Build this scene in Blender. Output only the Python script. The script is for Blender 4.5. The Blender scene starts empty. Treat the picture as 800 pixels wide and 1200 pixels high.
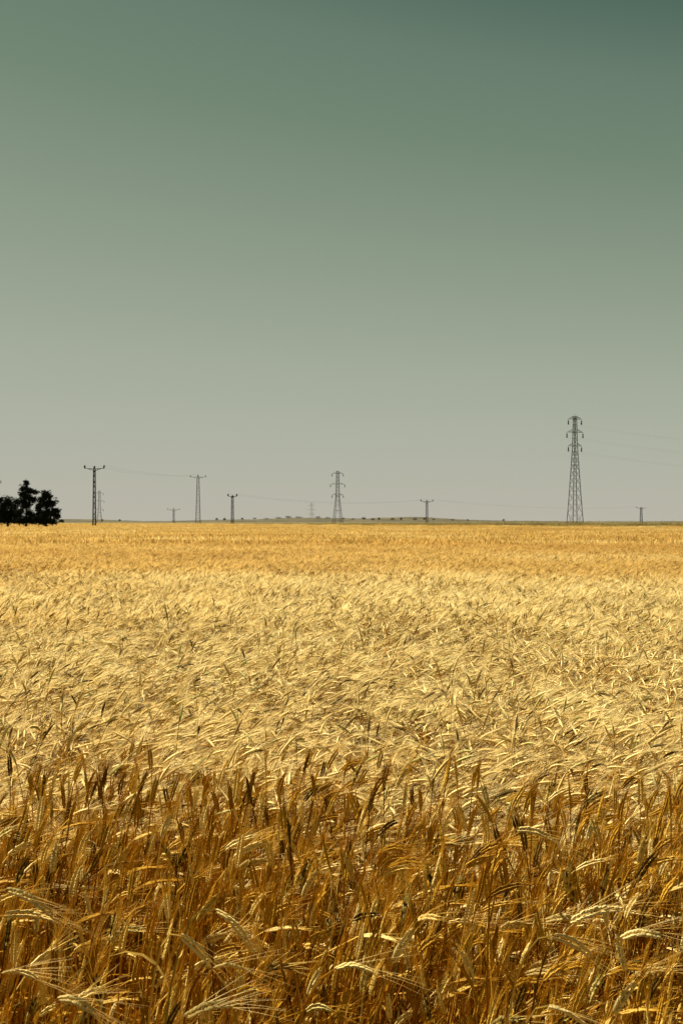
import bpy, math, random
import numpy as np
from mathutils import Vector, Matrix

# ------------------------------------------------------------------ camera, sky, sun, exposure
S = bpy.context.scene
COL = S.collection
R = math.radians
CAM_Z = 1.65
F = 1667.0            # focal length in pixels of an 800 px wide frame
HOR = 611.5           # row of the horizon in that frame

cam = bpy.data.cameras.new('camera')
cam.sensor_fit = 'HORIZONTAL'
cam.sensor_width = 24.0
cam.lens = 24.0 * F / 800.0
cam.clip_start = 0.05
cam.clip_end = 30000
cam.dof.use_dof = True
cam.dof.focus_distance = 4.6
cam.dof.aperture_fstop = 22.0
cam_o = bpy.data.objects.new('camera', cam)
COL.objects.link(cam_o)
cam_o.location = (0, 0, CAM_Z)
cam_o.rotation_euler = (R(90) + math.atan((HOR - 600) / F), 0, 0)
S.camera = cam_o

SUN_EL, SUN_AZ = 52.0, -42.0     # azimuth from the view direction, minus = left
sun_dir = Vector((math.sin(R(SUN_AZ)) * math.cos(R(SUN_EL)), math.cos(R(SUN_AZ)) * math.cos(R(SUN_EL)), math.sin(R(SUN_EL))))

world = bpy.data.worlds.new('World')
S.world = world
world.use_nodes = True
nt = world.node_tree
nt.nodes.clear()
N, L = nt.nodes.new, nt.links.new
out = N('ShaderNodeOutputWorld')
bg = N('ShaderNodeBackground')
bg.inputs['Strength'].default_value = 0.05
sky = N('ShaderNodeTexSky')
sky.sky_type = 'NISHITA'
sky.sun_disc = False
sky.sun_elevation = R(SUN_EL)
sky.sun_rotation = R(SUN_AZ)
sky.air_density = 1.0
sky.dust_density = 1.5
tc = N('ShaderNodeTexCoord')
sep = N('ShaderNodeSeparateXYZ')
L(tc.outputs['Generated'], sep.inputs[0])
xz = N('ShaderNodeMath'); xz.operation = 'MULTIPLY'
L(sep.outputs['X'], xz.inputs[0]); L(sep.outputs['Z'], xz.inputs[1])
mul = N('ShaderNodeMath'); mul.operation = 'MULTIPLY_ADD'      # a little darker away from the sun
L(xz.outputs[0], mul.inputs[0]); mul.inputs[1].default_value = 0.55
L(sep.outputs['Z'], mul.inputs[2])
ramp = N('ShaderNodeValToRGB')
L(mul.outputs[0], ramp.inputs['Fac'])
cr = ramp.color_ramp
def srgb(r, g, b):
    f = lambda c: (c / 255 / 12.92) if c / 255 <= .04045 else ((c / 255 + .055) / 1.055) ** 2.4
    return (f(r), f(g), f(b), 1)
stops = [(0.0, (185, 181, 167)), (0.035, (178, 179, 164)), (0.06, (173, 177, 161)), (0.10, (164, 171, 153)), (0.184, (140, 153, 134)),
         (0.268, (114, 134, 114)), (0.325, (103, 124, 107)), (0.36, (88, 111, 97)), (0.40, (72, 96, 84)), (0.75, (50, 80, 80))]
cr.elements[0].position = stops[0][0]; cr.elements[0].color = srgb(*stops[0][1])
cr.elements[1].position = stops[-1][0]; cr.elements[1].color = srgb(*stops[-1][1])
for p, c in stops[1:-1]:
    e = cr.elements.new(p); e.color = srgb(*c)
gain = N('ShaderNodeVectorMath'); gain.operation = 'SCALE'
L(ramp.outputs[0], gain.inputs[0]); gain.inputs['Scale'].default_value = 6.6
mix = N('ShaderNodeMix'); mix.data_type = 'RGBA'
mix.inputs[0].default_value = 0.99
L(sky.outputs[0], mix.inputs[6]); L(gain.outputs[0], mix.inputs[7])
L(mix.outputs[2], bg.inputs['Color'])
L(bg.outputs[0], out.inputs['Surface'])

sl = bpy.data.lights.new('sun', 'SUN')
sl.energy = 5.0
sl.angle = R(0.53)
sl.color = (1.0, 0.93, 0.79)
so = bpy.data.objects.new('sun', sl)
COL.objects.link(so)
so.location = (-30, 20, 60)
so.rotation_euler = sun_dir.to_track_quat('Z', 'Y').to_euler()

S.view_settings.view_transform = 'Standard'
S.view_settings.look = 'None'
S.view_settings.exposure = 1.60
S.view_settings.gamma = 1.0
S.view_settings.use_curve_mapping = False
S.render.engine = 'CYCLES'
S.cycles.use_denoising = True
S.cycles.denoiser = 'OPENIMAGEDENOISE'
S.cycles.denoising_input_passes = 'RGB_ALBEDO_NORMAL'
S.cycles.denoising_prefilter = 'ACCURATE'
S.cycles.max_bounces = 6
S.cycles.diffuse_bounces = 2
S.cycles.transmission_bounces = 2
S.cycles.use_adaptive_sampling = False

def P(px, py, d):
    return Vector(((px - 400) / F * d, d, CAM_Z + (HOR - py) / F * d))

# ------------------------------------------------------------------ materials
def new_mat(name):
    m = bpy.data.materials.new(name)
    m.use_nodes = True
    m.node_tree.nodes.clear()
    return m, m.node_tree.nodes.new, m.node_tree.links.new

def set_ramp(node, stops, interp='LINEAR'):
    cr = node.color_ramp
    cr.interpolation = interp
    cr.elements[0].position = stops[0][0]; cr.elements[0].color = (*stops[0][1], 1)
    cr.elements[1].position = stops[-1][0]; cr.elements[1].color = (*stops[-1][1], 1)
    for p, c in stops[1:-1]:
        e = cr.elements.new(p); e.color = (*c, 1)

def straw(name, stops, trans=0.35, gloss=0.0, band=0.25):
    """dry plant matter: tone per stalk, slow drift over the field, some light passes through"""
    m, N, L = new_mat(name)
    o = N('ShaderNodeOutputMaterial')
    at = N('ShaderNodeAttribute'); at.attribute_name = 'tone'
    oi = N('ShaderNodeObjectInfo')
    a = N('ShaderNodeMath'); a.operation = 'ADD'
    L(at.outputs['Fac'], a.inputs[0]); L(oi.outputs['Random'], a.inputs[1])
    fr = N('ShaderNodeMath'); fr.operation = 'FRACT'
    L(a.outputs[0], fr.inputs[0])
    rp = N('ShaderNodeValToRGB'); set_ramp(rp, stops)
    L(fr.outputs[0], rp.inputs[0])
    geo = N('ShaderNodeNewGeometry')
    mp = N('ShaderNodeMapping'); mp.inputs['Scale'].default_value = (0.06, 0.09, 0.0)
    L(geo.outputs['Position'], mp.inputs[0])
    nz = N('ShaderNodeTexNoise'); nz.inputs['Scale'].default_value = 1.0; nz.inputs['Detail'].default_value = 4
    L(mp.outputs[0], nz.inputs[0])
    r2 = N('ShaderNodeValToRGB'); set_ramp(r2, [(0.28, (0.67, 0.49, 0.25)), (0.45, (.84, .70, .46)), (0.60, (1.0, 1.0, 1.0))])
    sx = N('ShaderNodeSeparateXYZ'); L(geo.outputs['Position'], sx.inputs[0])
    ym = N('ShaderNodeMath'); ym.operation = 'DIVIDE'; L(sx.outputs['Y'], ym.inputs[0]); ym.inputs[1].default_value = 120.0
    rb = N('ShaderNodeValToRGB'); set_ramp(rb, [(0, (.60, .60, .60)), (.10, (.58, .58, .58)), (.145, (.48, .48, .48)), (.25, (.39, .39, .39)), (.36, (.32, .32, .32)), (.6, (.30, .30, .30)), (.9, (.36, .36, .36)), (1, (.36, .36, .36))])
    L(ym.outputs[0], rb.inputs[0])
    ad = N('ShaderNodeMath'); ad.operation = 'ADD'; L(nz.outputs[0], ad.inputs[0]); L(rb.outputs[0], ad.inputs[1])
    su = N('ShaderNodeMath'); su.operation = 'SUBTRACT'; L(ad.outputs[0], su.inputs[0]); su.inputs[1].default_value = .46
    L(su.outputs[0], r2.inputs[0])
    mx = N('ShaderNodeMix'); mx.data_type = 'RGBA'; mx.blend_type = 'MULTIPLY'
    mx.inputs[0].default_value = band
    L(rp.outputs[0], mx.inputs[6]); L(r2.outputs[0], mx.inputs[7])
    d = N('ShaderNodeBsdfPrincipled')
    d.inputs['Roughness'].default_value = 0.55
    d.inputs['Specular IOR Level'].default_value = gloss
    L(mx.outputs[2], d.inputs['Base Color'])
    t = N('ShaderNodeBsdfTranslucent'); L(mx.outputs[2], t.inputs['Color'])
    ms = N('ShaderNodeMixShader'); ms.inputs[0].default_value = trans
    L(d.outputs[0], ms.inputs[1]); L(t.outputs[0], ms.inputs[2])
    L(ms.outputs[0], o.inputs['Surface'])
    return m

M = {}
M['ear'] = straw('barley_ear', [(0, (.075, .05, .014)), (.12, (.17, .11, .028)), (.24, (.46, .32, .095)), (.6, (.62, .46, .165)), (.86, (.71, .56, .24)), (.95, (.42, .37, .11)), (1, (.34, .33, .10))], .15, .02, .9)
M['awn'] = straw('barley_awn', [(0, (.56, .40, .13)), (.3, (.70, .53, .20)), (.7, (.79, .63, .27)), (1, (.83, .70, .36))], .5, .05, .9)
M['stem'] = straw('barley_stem', [(0, (.055, .02, .002)), (.3, (.24, .09, .005)), (.7, (.48, .22, .014)), (.9, (.62, .40, .08)), (1, (.18, .16, .03))], .15, .03, .2)
M['leaf'] = straw('barley_leaf', [(0, (.12, .048, .003)), (.5, (.42, .19, .014)), (1, (.62, .40, .09))], .3, .02, .2)
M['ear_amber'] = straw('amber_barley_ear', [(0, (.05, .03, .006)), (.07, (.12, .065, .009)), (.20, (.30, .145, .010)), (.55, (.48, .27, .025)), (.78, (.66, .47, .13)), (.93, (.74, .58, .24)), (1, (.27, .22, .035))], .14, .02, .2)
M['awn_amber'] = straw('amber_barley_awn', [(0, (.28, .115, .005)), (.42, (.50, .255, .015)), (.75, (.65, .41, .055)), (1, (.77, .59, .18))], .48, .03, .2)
M['ear_pale'] = straw('cream_barley_ear', [(0, (.56, .40, .125)), (.5, (.67, .51, .20)), (1, (.60, .44, .15))], .12, .02, .1)
FIELD_MATS = [M['ear'], M['awn'], M['stem'], M['leaf']]
PALE_MATS = [M['ear_pale'], M['awn'], M['stem'], M['leaf']]
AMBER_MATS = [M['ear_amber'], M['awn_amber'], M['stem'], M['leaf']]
EAR, AWN, STEM, LEAF = range(4)

def simple(name, col, rough=.7, metal=0.0, col2=None, scale=3.0, spec=.3):
    m, N, L = new_mat(name)
    o = N('ShaderNodeOutputMaterial')
    b = N('ShaderNodeBsdfPrincipled')
    b.inputs['Roughness'].default_value = rough
    b.inputs['Metallic'].default_value = metal
    b.inputs['Specular IOR Level'].default_value = spec
    geo = N('ShaderNodeTexCoord')
    nz = N('ShaderNodeTexNoise'); nz.inputs['Scale'].default_value = scale; nz.inputs['Detail'].default_value = 6
    L(geo.outputs['Object'], nz.inputs[0])
    rp = N('ShaderNodeValToRGB'); set_ramp(rp, [(.35, col), (.65, col2 or tuple(c * .7 for c in col))])
    L(nz.outputs[0], rp.inputs[0]); L(rp.outputs[0], b.inputs['Base Color'])
    L(b.outputs[0], o.inputs['Surface'])
    return m

M['soil'] = simple('dry_soil', (.11, .062, .02), .95, 0, (.07, .04, .014), 2.0, .05)
M['steel'] = simple('weathered_steel', (.035, .037, .033), .7, .0, (.022, .024, .022), 1.0)
M['galv_and_haze'] = simple('galvanised_and_hazed_steel', (.16, .17, .145), .6, .0, (.11, .12, .1), 1.0)  # pale steel; on the farthest pylons the paleness is painted-in distance haze
M['insul'] = simple('brown_glass_insulator', (.03, .028, .024), .3, 0, (.02, .02, .018), 1.0)
M['wire'] = simple('conductor_wire', (.10, .10, .09), .6, .0, None, 1.0)
M['needles'] = simple('pine_needles', (.024, .034, .018), .9, 0, (.013, .02, .011), 1.2, .04)
M['bark'] = simple('pine_bark', (.05, .035, .025), .95, 0, (.03, .022, .017), 3.0, .05)
M['shrub'] = simple('shrub_leaves', (.055, .062, .03), .9, 0, (.03, .036, .02), .6, .05)
M['hill'] = simple('hill_dry_grass', (.085, .07, .038), .95, 0, (.042, .037, .022), .02, .03)
M['weed'] = straw('margin_grass', [(0, (.11, .088, .028)), (.4, (.20, .155, .05)), (.8, (.32, .24, .085)), (1, (.14, .125, .04))], .55, .03, .0)

# ------------------------------------------------------------------ mesh helpers
class MB:
    def __init__(s):
        s.v, s.f, s.m, s.t = [], [], [], []
    def add(s, verts, faces, mat=0, tone=0.0):
        o = len(s.v)
        s.v += [tuple(p) for p in verts]
        s.f += [tuple(i + o for i in f) for f in faces]
        s.m += [mat] * len(faces)
        s.t += [tone] * len(verts)
    def bar(s, a, b, w, mat=0, w2=None):
        a, b = Vector(a), Vector(b)
        d = (b - a)
        if d.length < 1e-6: return
        d.normalize()
        u = d.cross(Vector((0, 0, 1)) if abs(d.z) < .95 else Vector((1, 0, 0))).normalized()
        v = d.cross(u)
        w2 = w if w2 is None else w2
        vs = [a + u * x * w / 2 + v * y * w / 2 for x, y in ((-1, -1), (1, -1), (1, 1), (-1, 1))]
        vs += [b + u * x * w2 / 2 + v * y * w2 / 2 for x, y in ((-1, -1), (1, -1), (1, 1), (-1, 1))]
        s.add(vs, [(0, 3, 2, 1), (4, 5, 6, 7), (0, 1, 5, 4), (1, 2, 6, 5), (2, 3, 7, 6), (3, 0, 4, 7)], mat)
    def tube(s, pts, rad, n=4, mat=0, tone=0.0, caps=True):
        """tapered tube along pts; rad a list"""
        pts = [Vector(p) for p in pts]
        vs, fs = [], []
        u = None
        for i, p in enumerate(pts):
            t = (pts[min(i + 1, len(pts) - 1)] - pts[max(i - 1, 0)]).normalized()
            if u is None:
                u = t.cross(Vector((.3, .2, 1)) if abs(t.z) < .9 else Vector((1, .2, .1))).normalized()
            else:
                u = (u - t * u.dot(t)).normalized()
            w = t.cross(u)
            for k in range(n):
                a = 2 * math.pi * k / n
                vs.append(p + (u * math.cos(a) + w * math.sin(a)) * rad[i])
        for i in range(len(pts) - 1):
            for k in range(n):
                k2 = (k + 1) % n
                fs.append((i * n + k, i * n + k2, (i + 1) * n + k2, (i + 1) * n + k))
        if caps and n > 2:
            fs.append(tuple(range(n))[::-1])
            fs.append(tuple((len(pts) - 1) * n + k for k in range(n)))
        s.add(vs, fs, mat, tone)
    def mesh(s, name, mats, attrs=None):
        me = bpy.data.meshes.new(name)
        me.from_pydata(s.v, [], s.f)
        for m in mats: me.materials.append(m)
        me.polygons.foreach_set('material_index', np.array(s.m, dtype=np.int32))
        a = me.attributes.new('tone', 'FLOAT', 'POINT')
        a.data.foreach_set('value', np.array(s.t, dtype=np.float32))
        me.update()
        return me
    def build(s, name, mats, parent=None, loc=None):
        o = bpy.data.objects.new(name, s.mesh(name, mats if isinstance(mats, list) else [mats]))
        COL.objects.link(o)
        if parent: o.parent = parent
        if loc is not None: o.location = loc
        return o

def empty(name, loc, rz=0.0):
    o = bpy.data.objects.new(name, None)
    COL.objects.link(o)
    o.location = loc
    o.rotation_euler = (0, 0, rz)
    o.empty_display_size = .2
    return o
def tag(o, label=None, cat=None, group=None, kind=None):
    if label: o['label'] = label
    if cat: o['category'] = cat
    if group: o['group'] = group
    if kind: o['kind'] = kind
    return o

# ------------------------------------------------------------------ ground, hill
def smooth(a, b, x):
    t = np.clip((x - a) / (b - a), 0, 1)
    return t * t * (3 - 2 * t)
def edge_d(x):
    """distance of the far edge of the crop: nearer at the right"""
    return 330.0 - 1.75 * x if x < 0 else 330.0 - 2.0 * x
def ground_z(x, y):
    e = np.maximum(330.0 - np.where(np.asarray(x) < 0, 1.2, 2.0) * np.asarray(x), 150)
    return 0.62 * smooth(e - 25, e + 12, y) 
xs = np.concatenate([-np.geomspace(9000, 60, 16), np.linspace(-40, 40, 17), np.geomspace(60, 9000, 16)])
ys = np.concatenate([[-60, -20, -8], np.linspace(0, 20, 11), np.linspace(30, 600, 58), np.geomspace(700, 14000, 14)])
X, Y = np.meshgrid(xs, ys)
Z = ground_z(X, Y)
nx, ny = len(xs), len(ys)
me = bpy.data.meshes.new('ground')
me.from_pydata(np.stack([X.ravel(), Y.ravel(), Z.ravel()], 1).tolist(), [],
               [(j * nx + i, j * nx + i + 1, (j + 1) * nx + i + 1, (j + 1) * nx + i) for j in range(ny - 1) for i in range(nx - 1)])
m, N, L = new_mat('ground')
o_ = N('ShaderNodeOutputMaterial'); b_ = N('ShaderNodeBsdfPrincipled'); b_.inputs['Roughness'].default_value = .95; b_.inputs['Specular IOR Level'].default_value = .05
g_ = N('ShaderNodeNewGeometry')
n1 = N('ShaderNodeTexNoise'); n1.inputs['Scale'].default_value = 6; n1.inputs['Detail'].default_value = 8
n2 = N('ShaderNodeTexNoise'); n2.inputs['Scale'].default_value = .03; n2.inputs['Detail'].default_value = 6
L(g_.outputs['Position'], n1.inputs[0]); L(g_.outputs['Position'], n2.inputs[0])
r1 = N('ShaderNodeValToRGB'); set_ramp(r1, [(.3, (.03, .018, .007)), (.7, (.075, .045, .018))]); L(n1.outputs[0], r1.inputs[0])
r2 = N('ShaderNodeValToRGB'); set_ramp(r2, [(.35, (.075, .066, .028)), (.65, (.15, .12, .05))]); L(n2.outputs[0], r2.inputs[0])
sp = N('ShaderNodeSeparateXYZ'); L(g_.outputs['Position'], sp.inputs[0])
mr = N('ShaderNodeMapRange'); mr.inputs[1].default_value = .1; mr.inputs[2].default_value = .5
L(sp.outputs['Z'], mr.inputs[0])
mm = N('ShaderNodeMix'); mm.data_type = 'RGBA'; L(mr.outputs[0], mm.inputs[0]); L(r1.outputs[0], mm.inputs[6]); L(r2.outputs[0], mm.inputs[7])
L(mm.outputs[2], b_.inputs['Base Color']); L(b_.outputs[0], o_.inputs['Surface'])
me.materials.append(m)
ground = bpy.data.objects.new('ground', me); COL.objects.link(ground)
tag(ground, 'dry earth under the crop reaching out to the flat horizon', kind='structure')

def ridge(name, d, prof, depth, label, mat):
    rnd = random.Random(5)
    px = np.arange(prof[0][0], prof[-1][0] + .1, 3.0)
    h = np.interp(px, [p[0] for p in prof], [p[1] for p in prof])
    b = MB(); rows = 5; vs = []
    for j in range(rows * 2 + 1):
        t = (j - rows) / rows
        s = math.cos(t * math.pi / 2) ** 1.2 if abs(t) < 1 else 0
        for i, p in enumerate(px):
            top = (CAM_Z + h[i] * .88 / F * d - .3) + rnd.uniform(-.4, .4)
            vs.append(((p - 400) / F * d, d + t * depth, .3 + max(top, 0) * s - (.8 if s == 0 else 0)))
    n = len(px)
    b.add(vs, [(j * n + i, j * n + i + 1, (j + 1) * n + i + 1, (j + 1) * n + i) for j in range(rows * 2) for i in range(n - 1)])
    o = b.build(name, mat)
    for p in o.data.polygons: p.use_smooth = True
    return tag(o, label, kind='structure')
ridge('hill', 2200, [(-500, 0), (-300, 1.5), (-100, 1), (40, 2.5), (78, 3.6), (110, 3.2), (135, 2.0), (165, .8), (200, 1.0), (240, 2.2), (275, 3.0), (310, 3.6), (335, 5.2), (365, 5.4), (385, 4.9),
      (410, 4.4), (430, 4.6), (450, 5.8), (482, 6.6), (505, 5.6), (530, 3.6), (560, 2.2), (600, 1.4), (660, .6), (760, .4), (900, 1.2), (1200, 0)], 260,
      'low dry hill rising a little above the horizon', M['hill'])

# ------------------------------------------------------------------ barley
def frames(pts):
    out_ = []
    for i in range(len(pts)):
        t = (pts[min(i + 1, len(pts) - 1)] - pts[max(i - 1, 0)]).normalized()
        out_.append(t)
    return out_
def sample(pts, s):
    """point and tangent at fraction s of a polyline with even steps"""
    f = s * (len(pts) - 1); i = min(int(f), len(pts) - 2); w = f - i
    p = pts[i].lerp(pts[i + 1], w)
    t = (pts[i + 1] - pts[i]).normalized()
    return p, t
GR = [(0, 0), (.3, .82), (.62, .95), (1, .08)]
def grain(b, p, t, side, ln, wd, tone):
    u = side.normalized(); v = t.cross(u)
    n = 5; vs = []; fs = []
    for s, r in ((0, .35), (.35, 1.0), (.7, .8)):
        for k in range(n):
            a = 2 * math.pi * k / n
            vs.append(p + t * ln * s + (u * math.cos(a) * .8 + v * math.sin(a)) * wd * r)
    vs.append(p + t * ln)
    for j in range(2):
        for k in range(n):
            fs.append((j * n + k, j * n + (k + 1) % n, (j + 1) * n + (k + 1) % n, (j + 1) * n + k))
    for k in range(n): fs.append((2 * n + k, 2 * n + (k + 1) % n, 3 * n))
    b.add(vs, fs, EAR, tone)
def ear_full(be, ba, pts, rnd, tone, ln=.075, awn=.11, fan=.2, aw=.00042, dens=.8, fat=1.0):
    """an ear of paired grains along pts, with long beards; be takes grains, ba awns"""
    n = 12
    side0 = Vector((rnd.gauss(0, 1), rnd.gauss(0, 1), rnd.gauss(0, 1)))
    for i in range(n):
        s = i / n * .93
        p, t = sample(pts, s)
        u = (side0 - t * side0.dot(t)).normalized(); w = t.cross(u)
        prof = math.sin(math.pi * (.18 + .74 * (i + .5) / n)) ** .6
        for sg in (-1, 1):
            d = u * sg
            gt = (t + d * .26 + w * rnd.uniform(-.12, .12)).normalized()
            gp = p + d * .0028 * prof + t * (.5 * ln / n if sg > 0 else 0)
            grain(be, gp, gt, w, .0135 * (.75 + .3 * prof) * fat, .0038 * prof * fat, tone + rnd.uniform(-.03, .03))
            if rnd.random() < dens:
                al = awn * rnd.uniform(.7, 1.15) * (1 - .25 * s)
                dr = (t + d * fan * rnd.uniform(.5, 1.5) + w * rnd.gauss(0, fan * .6)).normalized()
                a0 = gp + gt * .010
                a1 = a0 + dr * al * .5
                a2 = a1 + (dr + Vector((0, 0, -.06)) + d * rnd.uniform(-.05, .08)).normalized() * al * .5
                ba.tube([a0, a1, a2], [aw, aw * .8, aw * .25], 3, AWN, tone + rnd.uniform(-.08, .08), False)
def leaf_on(b, pts, s, rnd, tone, ln):
    p, t = sample(pts, s)
    a = rnd.uniform(0, 6.28)
    d = Vector((math.cos(a), math.sin(a), 0))
    q = p.copy(); dr = (t * 1.1 + d * .5).normalized(); wv = dr.cross(Vector((0, 0, 1))).normalized()
    n = 6; vs = []
    tw = rnd.uniform(-.5, .5)
    for i in range(n):
        w = .0031 * (1 - (i / (n - 1)) ** 2 * .9)
        vs += [q - wv * w, q + wv * w]
        q = q + dr * ln / n
        dr = (dr + Vector((0, 0, -.42 * rnd.uniform(.5, 1.4))) + d * .1).normalized()
        wv = (Matrix.Rotation(tw, 3, dr) @ wv).normalized()
    b.add(vs, [(2 * i, 2 * i + 1, 2 * i + 3, 2 * i + 2) for i in range(n - 1)], LEAF, tone)
def bend_path(rnd, H, th0, th_neck, th_tip, phi, base=(0, 0, 0), ear=.075, nk=6):
    """stem points and ear points; angles from the vertical, in the plane of heading phi"""
    def step(p, th, l, ph):
        return p + Vector((math.sin(th) * math.cos(ph), math.sin(th) * math.sin(ph), math.cos(th))) * l
    p = Vector(base); stem = [p]
    wob = rnd.uniform(-.04, .04)
    for i in range(nk):
        s = (i + .5) / nk
        th = th0 * (.25 + .9 * s) + (th_neck - th0) * s ** 4
        p = step(p, th, H / nk, phi + wob * i); stem.append(p)
    k = 4
    epts = [p]; 
    for i in range(k):
        th = th_neck + (th_tip - th_neck) * (i + .5) / k
        p = step(p, th, ear / k, phi + wob * nk); epts.append(p)
    return stem, epts
def stem_tube(b, stem, tone, r0=.0021, r1=.0014, n=4):
    k = len(stem) - 1
    b.tube(stem, [r0 + (r1 - r0) * i / k for i in range(k + 1)], n, STEM, tone, False)

def field_object(name, variants, pts, pick, rot, scl, mats, label):
    """ONE object: its mesh holds the plant clumps and the planting points, its nodes set the clumps out"""
    vs, fs, mi, tone, var = [], [], [], [], []
    for k, b in enumerate(variants):
        o = len(vs)
        vs += b.v; fs += [tuple(i + o for i in f) for f in b.f]; mi += b.m; tone += b.t; var += [k] * len(b.v)
    npt = len(pts)
    vs += [tuple(p) for p in pts]
    me = bpy.data.meshes.new(name)
    me.from_pydata(vs, [], fs)
    for m in mats: me.materials.append(m)
    me.polygons.foreach_set('material_index', np.array(mi, dtype=np.int32))
    def attr(nm, ty, prop, head, tail):
        a = me.attributes.new(nm, ty, 'POINT')
        a.data.foreach_set(prop, np.concatenate([np.asarray(head).ravel(), np.asarray(tail).ravel()]).astype(np.int32 if ty == 'INT' else np.float32))
    nv = len(var)
    attr('tone', 'FLOAT', 'value', tone, np.zeros(npt))
    attr('var', 'INT', 'value', var, np.full(npt, -1))
    attr('pick', 'INT', 'value', np.zeros(nv), pick)
    attr('rot', 'FLOAT_VECTOR', 'vector', np.zeros((nv, 3)), rot)
    attr('scl', 'FLOAT_VECTOR', 'vector', np.ones((nv, 3)), scl)
    ob = bpy.data.objects.new(name, me); COL.objects.link(ob)
    g = bpy.data.node_groups.new(name, 'GeometryNodeTree')
    g.interface.new_socket('Geometry', in_out='INPUT', socket_type='NodeSocketGeometry')
    g.interface.new_socket('Geometry', in_out='OUTPUT', socket_type='NodeSocketGeometry')
    N, L = g.nodes.new, g.links.new
    gi, go = N('NodeGroupInput'), N('NodeGroupOutput')
    def named(nm, ty):
        n = N('GeometryNodeInputNamedAttribute'); n.data_type = ty; n.inputs['Name'].default_value = nm
        return [s for s in n.outputs if s.enabled and s.name == 'Attribute'][0]
    va = named('var', 'INT')
    def part(k):
        c = N('FunctionNodeCompare'); c.data_type = 'INT'; c.operation = 'EQUAL'
        ins = [s for s in c.inputs if s.enabled]
        L(va, ins[0]); ins[1].default_value = k
        s = N('GeometryNodeSeparateGeometry'); s.domain = 'POINT'
        L(gi.outputs[0], s.inputs['Geometry']); L(c.outputs[0], s.inputs['Selection'])
        return s.outputs['Selection']
    jn = N('GeometryNodeJoinGeometry')
    for k in range(len(variants)):
        ti = N('GeometryNodeGeometryToInstance')
        L(part(k), ti.inputs[0]); L(ti.outputs[0], jn.inputs[0])
    ip = N('GeometryNodeInstanceOnPoints')
    L(part(-1), ip.inputs['Points']); L(jn.outputs[0], ip.inputs['Instance'])
    ip.inputs['Pick Instance'].default_value = True
    L(named('pick', 'INT'), ip.inputs['Instance Index'])
    er = N('FunctionNodeEulerToRotation'); L(named('rot', 'FLOAT_VECTOR'), er.inputs[0]); L(er.outputs[0], ip.inputs['Rotation'])
    L(named('scl', 'FLOAT_VECTOR'), ip.inputs['Scale'])
    L(ip.outputs[0], go.inputs[0])
    md = ob.modifiers.new('planting', 'NODES'); md.node_group = g
    tag(ob, label, kind='stuff')
    return ob

rng = np.random.default_rng(11)
rnd = random.Random(3)
def scatter(y0, y1, dens, margin, k=.245, falloff=None):
    area_w = lambda y: 2 * (k * y + margin)
    ymax_w = area_w(y1)
    n = int((y1 - y0) * ymax_w * dens)
    y = rng.uniform(y0, y1, n); x = rng.uniform(-ymax_w / 2, ymax_w / 2, n)
    keep = np.abs(x) < k * y + margin
    return x[keep], y[keep]

# --- standing stalks at the near side (one stalk per instance)
FRONT_END = 5.6
def heading(r):
    return r.gauss(0.1, .6) if r.random() < .76 else math.pi + r.gauss(0, .8)
def standing_variant(r, split=False):
    H = r.uniform(.62, .84)
    kind = r.random() * (1.0 if split != 'nod' else .3) + (.0 if split != 'nod' else .7)
    if kind < .58:   th0, tn, tt = r.uniform(.01, .13), r.uniform(.05, .45), r.uniform(.15, .8)      # nearly upright
    elif kind < .93 or split == 'nod': th0, tn, tt = r.uniform(.05, .22), r.uniform(.8, 1.35), r.uniform(1.3, 1.9)    # nodding
    else:            th0, tn, tt = r.uniform(.08, .25), r.uniform(1.5, 2.0), r.uniform(2.2, 2.7)    # hanging
    el = r.uniform(.056, .082)
    stem, ep = bend_path(r, H, th0, tn, tt, heading(r), ear=el)
    tone = 0.0
    bs, be, ba, bl = (MB(), MB(), MB(), MB()) if split else (MB(),) * 4
    stem_tube(bs, stem, tone)
    ear_full(be, ba, ep, r, tone, ln=el, awn=r.uniform(.06, .105), fan=r.uniform(.03, .11), dens=.55)
    for q in range(1 if split else r.choice((1, 1, 2))):
        leaf_on(bl, stem, r.uniform(.12, .72), r, tone + .1 * q, r.uniform(.10, .24))
    return (bs, be, ba, bl) if split else bs
front_vars = [standing_variant(rnd) for _ in range(36)]
# headless tillers and broken straw fill the understorey
for _ in range(10):
    b = MB()
    for q in range(4):
        bx, by = rnd.uniform(-.05, .05), rnd.uniform(-.05, .05)
        stem, ep = bend_path(rnd, rnd.uniform(.3, .62), rnd.uniform(0, .3), rnd.uniform(.1, .5), .6, rnd.uniform(0, 6.28), base=(bx, by, 0))
        tn = rnd.random()
        stem_tube(b, stem, tn, n=3)
        leaf_on(b, stem, rnd.uniform(.2, .9), rnd, tn, rnd.uniform(.1, .25))
        leaf_on(b, stem, rnd.uniform(.2, .9), rnd, tn, rnd.uniform(.1, .25))
    front_vars.append(b)
x, y = scatter(1.3, FRONT_END, 1200, 1.6)
n = len(x)
patch = np.sin(x * 5.1 + 1.3) * np.sin(y * 4.3 + x * 1.7) 
keep = (rng.random(n) < .72 + .38 * patch) & (rng.random(n) < 1 - smooth(4.1, 5.2, y + .35 * np.sin(x * 3.1) + .2 * np.sin(x * 7.7)))
x, y, n = x[keep], y[keep], int(keep.sum())
pick = rng.integers(0, 36, n)
fill = rng.random(n) < .22
pick[fill] = rng.integers(36, 46, int(fill.sum()))
hs = rng.uniform(.80, 1.10, n) * (.84 + .18 * smooth(1.9, 3.6, y) - .10 * smooth(3.9, 5.2, y))
scl = np.stack([hs, hs, hs], 1)
rot = np.stack([rng.normal(0, .05, n), rng.normal(0, .05, n), rng.normal(0, .55, n)], 1)
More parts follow.
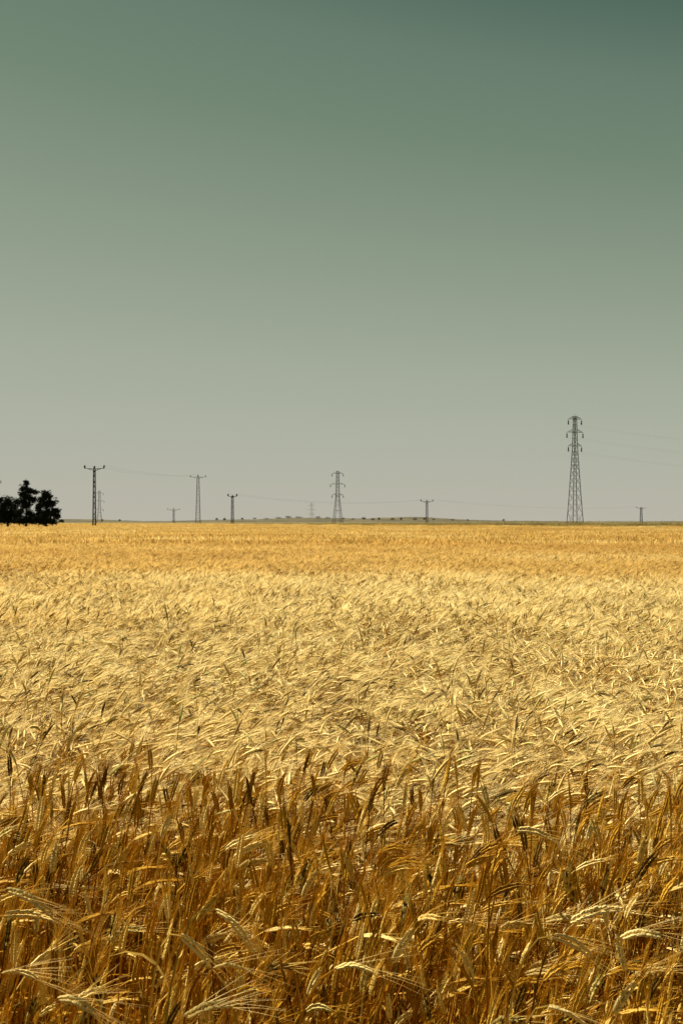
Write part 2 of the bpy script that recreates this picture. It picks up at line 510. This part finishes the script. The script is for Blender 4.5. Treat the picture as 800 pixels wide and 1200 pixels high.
field_object('standing_barley', front_vars, np.stack([x, y, np.zeros(n)], 1), pick, rot, scl, AMBER_MATS,
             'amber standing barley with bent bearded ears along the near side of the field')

# --- clumps further out
def ear_mid(b, ep, r, tone, rad=.0050, na=7, awn=.11, aw=.0011, n=4, fan=.2):
    k = len(ep) - 1
    b.tube(ep, [rad * c for c in (.55, 1.0, 1.0, .85, .3)][:k + 1], n, EAR, tone, True)
    for q in range(na):
        s = .25 + .75 * q / max(na - 1, 1)
        p, t = sample(ep, min(s, .999))
        dr = (t + Vector((r.gauss(0, fan), r.gauss(0, fan), r.gauss(0, fan)))).normalized()
        sd = dr.cross(Vector((r.gauss(0, 1), r.gauss(0, 1), r.gauss(0, 1)))).normalized()
        b.add([p - sd * aw, p + sd * aw, p + dr * awn * r.uniform(.7, 1.1)], [(0, 1, 2)], AWN, tone + r.uniform(-.1, .1))
def clump(r, rad, ns, hrange, mode, ear=(.065, .09), na=7, aw=.0011, er=.0050, sides=4):
    b = MB()
    for i in range(ns):
        a, q = r.uniform(0, 6.28), rad * math.sqrt(r.random())
        H = r.uniform(*hrange)
        if mode == 'lodged':
            th0, tn, tt = r.uniform(.35, .85), r.uniform(.85, 1.4), r.uniform(1.1, 1.85)
            if r.random() < .04: th0, tn, tt = r.uniform(.05, .3), r.uniform(.2, .6), r.uniform(.5, 1.0)
            phi = r.gauss(.4, .9) if r.random() < .75 else r.uniform(0, 6.28)
        else:
            th0, tn, tt = r.uniform(.05, .3), r.uniform(.3, 1.25), r.uniform(.7, 1.7)
            phi = r.gauss(.1, .8) if r.random() < .75 else r.uniform(0, 6.28)
        el = r.uniform(*ear)
        stem, ep = bend_path(r, H, th0, tn, tt, phi, base=(q * math.cos(a), q * math.sin(a), 0), ear=el, nk=4)
        tn_ = r.random()
        stem_tube(b, stem[1:] if mode != 'lodged' else stem, tn_, .0019, .0014, 3)
        ear_mid(b, ep, r, tn_, rad=er, na=na, aw=aw, n=sides, awn=r.uniform(.10, .15), fan=.13)
        if r.random() < .35: leaf_on(b, stem, r.uniform(.3, .9), r, tn_, r.uniform(.1, .2))
    return b
vars_b = [clump(rnd, .24, 46, (.60, .88), 'lodged', na=15, aw=.0006, er=.0052) for _ in range(20)]
x, y = scatter(4.0, 13.5, 10.5, 2.2)
n = len(x)
hs = rng.uniform(.85, 1.1, n)
field_object('wind_lodged_barley', vars_b, np.stack([x, y, np.zeros(n)], 1), rng.integers(0, 20, n),
             np.stack([np.zeros(n), np.zeros(n), rng.normal(0, .5, n) + .35 * np.sin(x * .9 + y * .7)], 1), np.stack([np.ones(n), np.ones(n), hs], 1), FIELD_MATS,
             'pale barley laid over by the wind, ears lying flat')
vars_c = [clump(rnd, .42, 62, (.68, .86), 'nod', na=9, aw=.0016, er=.0054, sides=3) for _ in range(10)]
x, y = scatter(12.5, 48, 5.2, 3.0)
n = len(x)
field_object('golden_barley', vars_c, np.stack([x, y, np.zeros(n)], 1), rng.integers(0, 10, n),
             np.stack([np.zeros(n), np.zeros(n), rng.normal(0, .6, n)], 1), np.stack([np.ones(n), np.ones(n), rng.uniform(.9, 1.08, n)], 1), FIELD_MATS,
             'golden barley with nodding ears in the middle of the field')
def far_clump(r):
    b = MB()
    for i in range(230):
        a, q = r.uniform(0, 6.28), 1.5 * math.sqrt(r.random())
        H = r.uniform(.60, .84)
        th = r.uniform(.0, .9); phi = r.gauss(.1, .9)
        p = Vector((q * math.cos(a), q * math.sin(a), H - .22))
        d = Vector((math.sin(th) * math.cos(phi), math.sin(th) * math.sin(phi), math.cos(th)))
        sd = d.cross(Vector((r.gauss(0, 1), r.gauss(0, 1), r.gauss(0, 1)))).normalized()
        w = r.uniform(.012, .024)
        tone = r.random()
        tip = p + d * r.uniform(.16, .26)
        b.add([p - sd * w, p + sd * w, tip + sd * w * .4, tip - sd * w * .4], [(0, 1, 2, 3)], AWN if r.random() < .82 else EAR, tone)
        if i % 3 == 0:
            b.add([(p.x - .02, p.y, .1), (p.x + .02, p.y, .1), p + sd * w, p - sd * w], [(0, 1, 2, 3)], STEM, tone)
    return b
vars_d = [far_clump(rnd) for _ in range(8)]
x, y = scatter(44, 460, .65, 8)
keep = (y < np.array([edge_d(a) for a in x])) & ((y < 150) | (rng.random(len(x)) < .6))
x, y = x[keep], y[keep]; n = len(x)
field_object('distant_barley', vars_d, np.stack([x, y, ground_z(x, y) * .6], 1), rng.integers(0, 8, n),
             np.stack([np.zeros(n), np.zeros(n), rng.uniform(0, 6.28, n)], 1), np.stack([np.ones(n), np.ones(n), rng.uniform(.85, 1.1, n)], 1), FIELD_MATS,
             'far part of the barley field merging into one golden sheet')

# --- rough grass margin behind the crop
def weed_clump(r):
    b = MB()
    for i in range(90):
        a, q = r.uniform(0, 6.28), 1.3 * math.sqrt(r.random())
        H = r.uniform(.35, .8) * (1.5 if r.random() < .05 else 1)
        p = Vector((q * math.cos(a), q * math.sin(a), 0))
        t = p + Vector((r.gauss(0, .14), r.gauss(0, .14), 1)) * H
        w = r.uniform(.02, .045)
        tone = r.random()
        b.add([p + Vector((-w, 0, 0)), p + Vector((w, 0, 0)), t], [(0, 1, 2)], 0, tone)
        if r.random() < .25:
            b.add([t + Vector((-.03, 0, -.06)), t + Vector((.03, 0, -.06)), t + Vector((0, 0, .10))], [(0, 1, 2)], 0, tone)
    return b
vars_w = [weed_clump(rnd) for _ in range(6)]
x = rng.uniform(-190, 110, 9000)
e = np.array([edge_d(a) for a in x])
y = e + rng.exponential(26, len(x)) - 1
keep = (np.abs(x) < .25 * y + 10)
x, y = x[keep], y[keep]; n = len(x)
right = smooth(-60, 60, x)
field_object('margin_grass', vars_w, np.stack([x, y, ground_z(x, y)], 1), rng.integers(0, 6, n),
             np.stack([np.zeros(n), np.zeros(n), rng.uniform(0, 6.28, n)], 1), np.stack([np.ones(n), np.ones(n), rng.uniform(.6, 1.05, n) * (.6 + .55 * right)], 1), [M['weed']],
             'olive rough grass along the far edge of the barley field')

# ------------------------------------------------------------------ power line towers
def pylon(d, px, top, base_z, bw, tw, arms, name_label, thick=1.0, rz=0.0, mat='steel', group='lattice transmission towers on the horizon'):
    """square lattice tower; arms: (row in photo px, half length px)"""
    loc = Vector(((px - 400) / F * d, d, base_z))
    H = CAM_Z + (HOR - top) / F * d - base_z
    root = empty('transmission_tower', loc, rz)
    tag(root, name_label, 'transmission tower', group)
    k = d / F
    za = [CAM_Z + (HOR - r_) * k - base_z for r_, _ in arms]
    zl = za[-1] - .3                       # top of the tapering legs
    def hw(z):
        if z <= zl: return bw + (tw * 1.25 - bw) * (z / zl) ** .9
        return tw * 1.25 + (tw * .8 - tw * 1.25) * (z - zl) / (H - zl)
    b = MB()
    lev = [0.0]
    while lev[-1] < H - 1.5: lev.append(min(H, lev[-1] + max(hw(lev[-1]) * 2.0, 2.3)))
    if H - lev[-1] > .05: lev[-1] = H
    cs = lambda z: [Vector((sx * hw(z), sy * hw(z), z)) for sx, sy in ((-1, -1), (1, -1), (1, 1), (-1, 1))]
    tl, tb = .18 * thick, .06 * thick
    for z0, z1 in zip(lev[:-1], lev[1:]):
        c0, c1 = cs(z0), cs(z1)
        for i in range(4):
            b.bar(c0[i], c1[i], tl)
            j = (i + 1) % 4
            b.bar(c0[i], c1[j], tb)
            if z0 < zl - 2: b.bar(c0[j], c1[i], tb)
    for z in za + [za[-1] - (za[0] - za[1]) * 1.45, H]:
        c = cs(z)
        for i in range(4): b.bar(c[i], c[(i + 1) % 4], tb * 1.4)
    b.build('lattice_body', M[mat], root)
    pts = []
    for (r_, hp), z in zip(arms, za):
        a = MB(); ln = hp * k / math.cos(rz)
        ha = 1.1 * (H / 36)
        for sx in (-1, 1):
            tip = Vector((sx * ln, 0, z))
            for sy in (-1, 1):
                a.bar((sx * hw(z), sy * hw(z), z), tip, tb * 1.5)
                a.bar((sx * hw(z), sy * hw(z), z + ha), tip, tb * 1.2)
                for f in (.33, .66):
                    q = Vector((sx * hw(z), sy * hw(z), z)).lerp(tip, f); q2 = Vector((sx * hw(z), sy * hw(z), z + ha)).lerp(tip, f)
                    a.bar(q, q2, tb)
            a.bar((-hw(z), 0, z), (hw(z), 0, z), tb * 1.5)
        a.build('crossarm', M[mat], root)
        il = 2.0 * H / 36
        for sx in (-1, 1):
            s = MB()
            zz = [0, .25, .3, .45, .5, .65, .7, .85, .9, 1.0]
            rr = [.05, .05, .2, .2, .1, .2, .2, .2, .1, .05]
            s.tube([(sx * ln, 0, z - q * il) for q in zz], [q * 1.2 * thick for q in rr], 8)
            s.build('insulator', M['insul'], root)
            pts.append(loc + Matrix.Rotation(rz, 3, 'Z') @ Vector((sx * ln, 0, z - il)))
    b = MB()
    b.bar((0, 0, H), (0, 0, H + .8), tb); pk = b
    pk.build('earth_peak', M[mat], root)
    return pts
gz = lambda x, y: float(ground_z(x, y))
K = 1.0
pyA = pylon(480, 673.5, 488, .5, 2.05, .5, [(491, 8.2), (506.5, 10), (522.5, 8.2)], 'tallest dark lattice pylon with three crossarms standing at the right', 1.0, rz=.38)
pyB = pylon(1000, 395.5, 552, .5, 3.0, .85, [(555, 6.6), (567.5, 8.4), (580, 6.6)], 'grey three armed lattice pylon in the middle behind the low hill brow', 1.35, rz=.3)
pyC = pylon(1000, -7.5, 552, .5, 3.0, .85, [(554.5, 6.6), (563, 8.4), (577, 6.6)], 'lattice pylon cut off by the left edge with only its arm tips showing', 1.5)
pyD = pylon(1620, 116.5, 575, .5, 2.8, .95, [(578, 4.6), (587, 5.4), (597, 4.6)], 'pale three armed pylon standing close behind the dark slender pole', 1.4, mat='galv_and_haze')  # lighter steel colour stands in for fading through haze
pyE = pylon(2550, 365, 589, .5, 3.3, 1.2, [(592, 2.8), (597, 3.6), (602, 2.8)], 'tiniest faint lattice pylon behind the hill left of the middle pylon', 1.7, mat='galv_and_haze')  # haze fade put into the paler steel colour, no air volume

def pole(d, px, top, arm_row, half, w0, w1, style, label, thick=1.0, mat='steel', base=.5):
    """slender square lattice pole of a local line with one crossarm; style 'v' (raised ends) or 'flat'"""
    loc = Vector(((px - 400) / F * d, d, base)); k = d / F
    H = CAM_Z + (HOR - top) * k - base
    za = CAM_Z + (HOR - arm_row) * k - base
    root = empty('power_pole', loc)
    tag(root, label, 'power pole', 'slender lattice poles of the local line')
    b = MB()
    hw = lambda z: (w0 + (w1 - w0) * z / H)
    tl, tb = .12 * thick, .06 * thick
    n = max(7, int(H / 1.25))
    cs = lambda z: [Vector((sx * hw(z), sy * hw(z), z)) for sx, sy in ((-1, -1), (1, -1), (1, 1), (-1, 1))]
    Hb = za + .15
    for i in range(n):
        c0, c1 = cs(Hb * i / n), cs(Hb * (i + 1) / n)
        for q in range(4):
            b.bar(c0[q], c1[q], tl)
            j = (q + 1) % 4
            if i % 2: b.bar(c0[q], c1[j], tb)
            else: b.bar(c0[j], c1[q], tb)
            b.bar(c1[q], c1[j], tb * 1.2)
    b.build('lattice_body', M[mat], root)
    a = MB(); ln = half * k
    drop = .12 * ln
    for sx in (-1, 1):
        up = .06 * ln if style == 'v' else 0
        tip = Vector((sx * ln, 0, za + up))
        for sy in (-1, 1):
            a.bar((0, sy * hw(za), za), tip, tb * 1.5)
            a.bar((0, sy * hw(za), za - drop * 1.6), (sx * ln * .72, 0, za - .01 + up * .7), tb * 1.2)
        a.bar((sx * ln * .36, 0, za - drop * .8), (sx * ln * .36, 0, za), tb)
    a.build('crossarm', M[mat], root)
    pts = []
    for f in (-1, 0, 1):
        s = MB()
        z0 = za + (.06 * ln if style == 'v' and f else 0)
        if f == 0: s0 = .15; zt = max(H - za, .6)
        else: s0 = 0; zt = .75 * max(1, thick * .8)
        lean = .0 if style == 'flat' else .12 * f
        zz = [0, .12, .14, .32, .36, .55, .6, .8, .85, 1.0]; rr = [.05, .05, .2, .13, .2, .12, .18, .1, .14, .05]
        s.tube([(f * ln * .97 + lean * q * zt, 0, z0 + s0 * (1 - q) + q * zt) for q in zz], [q * thick for q in rr], 8)
        s.build('insulator', M['insul'], root)
        pts.append(loc + Vector((f * ln * .97 + lean * zt, 0, z0 + zt)))
    return pts
p1 = pole(319, 110.5, 545.5, 549.5, 11.4, .31, .17, 'v', 'tall dark lattice pole with wide upturned arms right of the pines', 1.25)
p2 = pole(1200, 203.5, 595, 597.5, 7.2, .7, .45, 'v', 'small faint pole with upturned arms between the two tall poles on the left', 1.7)
p3 = pole(595, 232, 556, 559, 9.2, .95, .38, 'flat', 'tall pale wide based lattice pole with a flat crossarm', 1.15, 'galv_and_haze')
p4 = pole(656, 272.3, 580, 582, 5.0, .52, .40, 'v', 'stout dark pole with short arms and steep insulators', 2.1)
p5 = pole(800, 500, 585.5, 588, 7.0, .6, .45, 'v', 'dark short pole standing alone right of the middle pylon', 1.9)
p6 = pole(1200, 751, 593.5, 595.5, 5.6, 1.0, .55, 'v', 'short pole near the right edge beyond the rough grass', 1.9)

def wire(a, b, sag, rad, label, group):
    m = MB(); n = 28; a, b = Vector(a), Vector(b)
    pts = []
    for i in range(n + 1):
        t = i / n
        p = a.lerp(b, t); p.z -= sag * 4 * t * (1 - t)
        pts.append(p)
    m.tube(pts, [rad] * (n + 1), 4)
    o = m.build('power_cable', M['wire'])
    return tag(o, label, 'cable', group)
lv = ['top', 'top', 'middle', 'middle', 'lowest', 'lowest']
sd = ['near side', 'far side']
for i, p in enumerate(pyA):
    q = p + Vector((310, 30, -1))
    wire(p, q, 11, .008, f'thin {lv[i]} cable sagging right from the tallest pylon, {("left", "right")[i % 2]} arm', 'cables of the tallest pylon')
    wire(p, pyB[i], 13, .005, f'thin {lv[i]} cable from tallest pylon to middle pylon, {("left", "right")[i % 2]} arm', 'cables of the tallest pylon')
for i, (p, q) in enumerate(zip(p1, p3)):
    wire(p, q, 1.2, .007, f'faint {("outer left", "centre", "outer right")[i]} wire between tall dark pole and pale pole', 'wires of the local line')
for i, (p, q) in enumerate(zip(p4, p5)):
    wire(p, q, 3, .010, f'faint {("outer left", "centre", "outer right")[i]} wire between stout pole and short dark pole', 'wires of the local line')
for i, (p, q) in enumerate(zip(p5, p6)):
    wire(p, q, 3, .008, f'faint {("outer left", "centre", "outer right")[i]} wire from short dark pole to right hand pole', 'wires of the local line')

# ------------------------------------------------------------------ pines and shrubs
def tuft(b, c, r, rn, n=12):
    for _ in range(n):
        d = Vector((rn.gauss(0, 1), rn.gauss(0, 1), rn.gauss(.75, .9))).normalized()
        s = d.cross(Vector((rn.gauss(0, 1), rn.gauss(0, 1), rn.gauss(0, 1)))).normalized()
        p = c + d * r * rn.uniform(0, .4)
        w = r * rn.uniform(.16, .3)
        b.add([p - s * w, p + s * w, c + d * r * rn.uniform(.8, 1.15)], [(0, 1, 2)])
def pine(d, px, trunk_top, blobs, label, seed, extra=0):
    rn = random.Random(seed); k = d / F
    loc = Vector(((px - 400) / F * d, d, .35))
    root = empty('pine_tree', loc)
    tag(root, label, 'tree', 'pines at the left edge of the field')
    tb, cb = MB(), MB()
    zt = CAM_Z + (HOR - trunk_top) * k - loc.z
    tb.tube([(0, 0, 0), (.04, 0, zt * .35), (-.05, .03, zt * .7), (0, 0, zt)], [.24, .18, .10, .03], 7)
    for (bx, by, rx, ry) in blobs:
        c = Vector(((bx - px) * k, rn.uniform(-.5, .5) * rx * k, CAM_Z + (HOR - by) * k - loc.z))
        zs = max(.5, min(c.z - .5 - abs(c.x) * .35, zt * .96))
        tb.tube([(0, 0, zs), (c.x * .55, c.y * .5, (zs + c.z) / 2 - .1), c], [.08, .05, .02], 5)
        nn = int(12 * max(rx * ry, 3) ** .95) + 12
        for _ in range(nn):
            u = Vector((rn.gauss(0, .5), rn.gauss(0, .5), rn.gauss(.05, .48)))
            tuft(cb, c + Vector((u.x * rx * k, u.y * rx * k * .9, u.z * ry * k)), rn.uniform(.12, .26) if rn.random() < .85 else .45, rn, 9)
    tb.build('trunk', M['bark'], root)
    cb.build('crown', M['needles'], root)
pine(262, 9, 584, [(9, 588, 5, 5), (3, 594, 6, 5), (15, 595, 6, 5), (-2, 602, 7, 6), (8, 603, 8, 6), (18, 604, 6, 6), (4, 610, 9, 4), (16, 611, 8, 3), (20, 589, 3.5, 4), (0, 587, 3, 3)],
     'dark broad pine at the left edge of the picture', 2)
pine(258, 30.5, 563, [(30.5, 567, 2.6, 4), (27, 573, 4.2, 3.2), (34, 576, 5, 3.6), (41, 577, 3.6, 2.6), (30, 582, 6.5, 4.2), (37, 586, 5, 3.6), (25, 579, 3, 2.4), (31, 593, 6, 4.4), (24, 600, 5, 4), (35, 603, 5, 4.4), (30, 610, 7, 4), (28, 588, 4, 3), (24, 611, 6, 3), (37, 611, 6, 3)],
     'tallest dark pine with a pointed top between the other two', 7)
pine(255, 54, 575, [(53, 580, 4.4, 4.6), (58, 583, 4, 4), (49, 586, 4.6, 4), (61, 590, 5, 4.2), (54, 592, 7, 5), (45, 595, 4.4, 4), (65, 600, 5.2, 4.4), (57, 602, 8, 5), (47, 604, 6, 5), (67, 606, 4, 2.5), (55, 610, 9, 4), (42, 610, 5, 3.4), (48, 612, 6, 2.6), (60, 612, 7, 2.2)],
     'rounded dark pine on the right side of the pine cluster', 13)
def shrub(d, px, py, rx, ry, label, seed):
    rn = random.Random(seed); k = d / F
    c = P(px, py, d)
    b = MB()
    for _ in range(46):
        u = Vector((rn.gauss(0, 1), rn.gauss(0, 1), rn.gauss(0, 1))).normalized() * rn.random() ** .4
        tuft(b, Vector((u.x * rx * k, u.y * rx * k, (u.z + .7) * ry * k)), .38 * ry * k + .2, rn, 7)
    o = b.build('shrub', M['shrub'], loc=c)
    tag(o, label, 'shrub', 'shrubs along the hill')
rs = random.Random(4)
shrub(250, 72, 612, 3.2, 1.3, 'low dark bush at the foot of the right hand pine', 1)
hp = [(254, 609.3, 1.4, 1.1), (263, 609.5, 1.6, 1.2), (284, 608.8, 1.5, .9), (298, 608.6, 2.2, .9), (312, 608.5, 2.6, .8), (326, 607.8, 2.8, .9), (338, 607.2, 2.6, 1), (350, 607.3, 3, .9), (372, 607.4, 3, .9), (384, 607.8, 2.4, .9),
      (402, 608.6, 2.5, .8), (413, 609, 2, .8), (426, 608.6, 2.2, 1.4), (437, 609.4, 1.8, 1.2), (444, 609, 1.2, 1.2), (460, 609.2, 2.4, .9), (470, 609.3, 1.6, 1), (486, 609.4, 2.2, .9), (497, 609, 1.5, .9), (508, 609.4, 2, .9), (530, 609.8, 1.6, .8), (548, 610, 1.2, .7), (590, 610.4, 1.1, .8), (120, 610.2, 1.2, .7), (140, 610.5, 1.6, .7)]
for i, (a, b_, c, e) in enumerate(hp):
    wh = ('left of the small far pylon' if a < 360 else 'between the small and the middle pylon' if a < 396 else 'between the middle pylon and the short dark pole' if a < 500 else 'right of the short dark pole')
    if a < 160: wh = 'right of the pines'
    elif a < 272: wh = 'left of the stout pole'
    big = 1.5 if 300 < a < 400 else 1.15
    shrub(1900 if a > 290 else 1500, a, b_, c * big, e * (1.1 + .5 * rs.random()), f'dark scrubby bush on the hill, {wh}', 20 + i)

# ------------------------------------------------------------------ single stalks one can pick out at the near side
def stalk_thing(loc, parts, label, group, rz=0.0, sc=1.0, cached=None):
    root = empty('barley_stalk', loc, rz)
    root.scale = (sc, sc, sc)
    tag(root, label, 'barley', group)
    return root
bs_sets = []
def link(name, me, parent):
    o = bpy.data.objects.new(name, me); COL.objects.link(o); o.parent = parent
    return o
def mesh_set(bs, be, ba, bl, mats=PALE_MATS):
    return (bs.mesh('stem', mats), be.mesh('ear', mats), ba.mesh('awns', mats), bl.mesh('leaf', mats) if bl.v else None)
def make_stalk(loc, ms, label, group, rz=0.0, sc=1.0):
    root = stalk_thing(loc, None, label, group, rz, sc)
    st, ea, aw, le = ms
    link('stem', st, root)
    e = link('ear', ea, root)
    link('awns', aw, e)
    if le: link('leaf', le, root)
    return root
# picked by what the photograph shows: ear from A to B in photo pixels, arch in pixels, distance
heroes = [
    ((212, 1096), (249, 1131), -3, 2.55, 'pale cream ear sloping down right, above another pale ear that it almost meets'),
    ((250, 1133), (293, 1139), -5, 2.55, 'pale cream ear lying level, its base under the tip of a sloping pale ear'),
    ((252, 1066), (300, 1120), -9, 2.65, 'long pale arched ear bowing down to the right near the middle bottom'),
    ((8, 1042), (66, 1076), -6, 2.60, 'long pale ear slanting in from the left edge, upper of two'),
    ((4, 1072), (67, 1080), -5, 2.60, 'long pale ear lying almost level at the left edge, lower of two'),
    ((68, 1170), (112, 1187), -6, 2.42, 'pale arched ear near the bottom left corner'),
    ((216, 1192), (276, 1178), -7, 2.40, 'pale arched ear lying level at the bottom edge left of the middle'),
    ((667, 1080), (730, 1066), -6, 2.60, 'pale ear with a level arch low on the right side'),
    ((726, 1099), (776, 1098), -6, 2.55, 'pale short arched ear close to the right edge'),
    ((641, 1178), (688, 1204), -5, 2.38, 'pale ear sloping out of the bottom edge on the right'),
    ((646, 1096), (692, 1121), -5, 2.55, 'pale straight ear sloping down right, left of the short arched ear'),
    ((605, 972), (655, 990), -6, 3.15, 'pale ear curving right above the rest on the right side'),
    ((392, 1135), (438, 1139), -6, 2.48, 'pale ear lying level at the middle of the bottom rows'),
    ((2, 1140), (44, 1146), -5, 2.45, 'pale level ear cut by the left edge near the bottom'),
]
rh = random.Random(77)
for A, B, arch, d, lab in heroes:
    d *= .86
    a, b2 = P(*A, d), P(*B, d + rh.uniform(-.02, .03))
    base = Vector((a.x - rh.uniform(.03, .12), a.y + rh.uniform(-.03, .06), 0))
    k = d / F
    ep = []
    for i in range(6):
        t = i / 5
        p = a.lerp(b2, t); p.z -= arch * k * 4 * t * (1 - t); ep.append(p - base)
    tdir = (ep[1] - ep[0]).normalized()
    a0 = ep[0]
    c1 = Vector((0, 0, a0.z * .75)); c2 = a0 - tdir * .08
    stem = []
    for i in range(11):
        t = i / 10; u = 1 - t
        stem.append(Vector((0, 0, 0)) * u ** 3 + c1 * 3 * u * u * t + c2 * 3 * u * t * t + a0 * t ** 3)
    bs, be, ba, bl = MB(), MB(), MB(), MB()
    stem_tube(bs, stem, .75)
    el = sum((ep[i + 1] - ep[i]).length for i in range(5))
    ear_full(be, ba, ep, rh, .72, ln=el, awn=.11, fan=.06, dens=.42, aw=.0003, fat=.86)
    leaf_on(bl, stem, rh.uniform(.3, .6), rh, .5, .16)
    r_ = make_stalk(base, mesh_set(bs, be, ba, bl), lab, 'barley stalks standing out at the near side')
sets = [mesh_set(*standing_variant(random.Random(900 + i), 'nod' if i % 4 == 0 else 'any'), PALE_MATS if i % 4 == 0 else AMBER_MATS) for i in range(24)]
words_x = ['at the left side', 'left of the middle', 'right of the middle', 'at the right side']
words_y = ['in the lowest rows of the picture', 'in the middle rows of the front strip', 'in the back rows of the front strip']
cnt = 0
rq = random.Random(31)
while cnt < 270:
    yy = 1.95 + 1.85 * rq.random() ** 1.1
    xx = rq.uniform(-.24, .24) * yy
    i = rq.randrange(24)
    sc = rq.uniform(.90, 1.06) * (.84 + .20 * float(smooth(1.9, 3.7, yy)))
    u = (xx / (.24 * yy) + 1) / 2
    lx = words_x[min(3, int(u * 4))]
    ly = words_y[0 if yy < 2.5 else 1 if yy < 3.1 else 2]
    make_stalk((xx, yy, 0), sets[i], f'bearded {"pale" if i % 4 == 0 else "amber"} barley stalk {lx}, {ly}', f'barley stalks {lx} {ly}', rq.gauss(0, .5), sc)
    cnt += 1
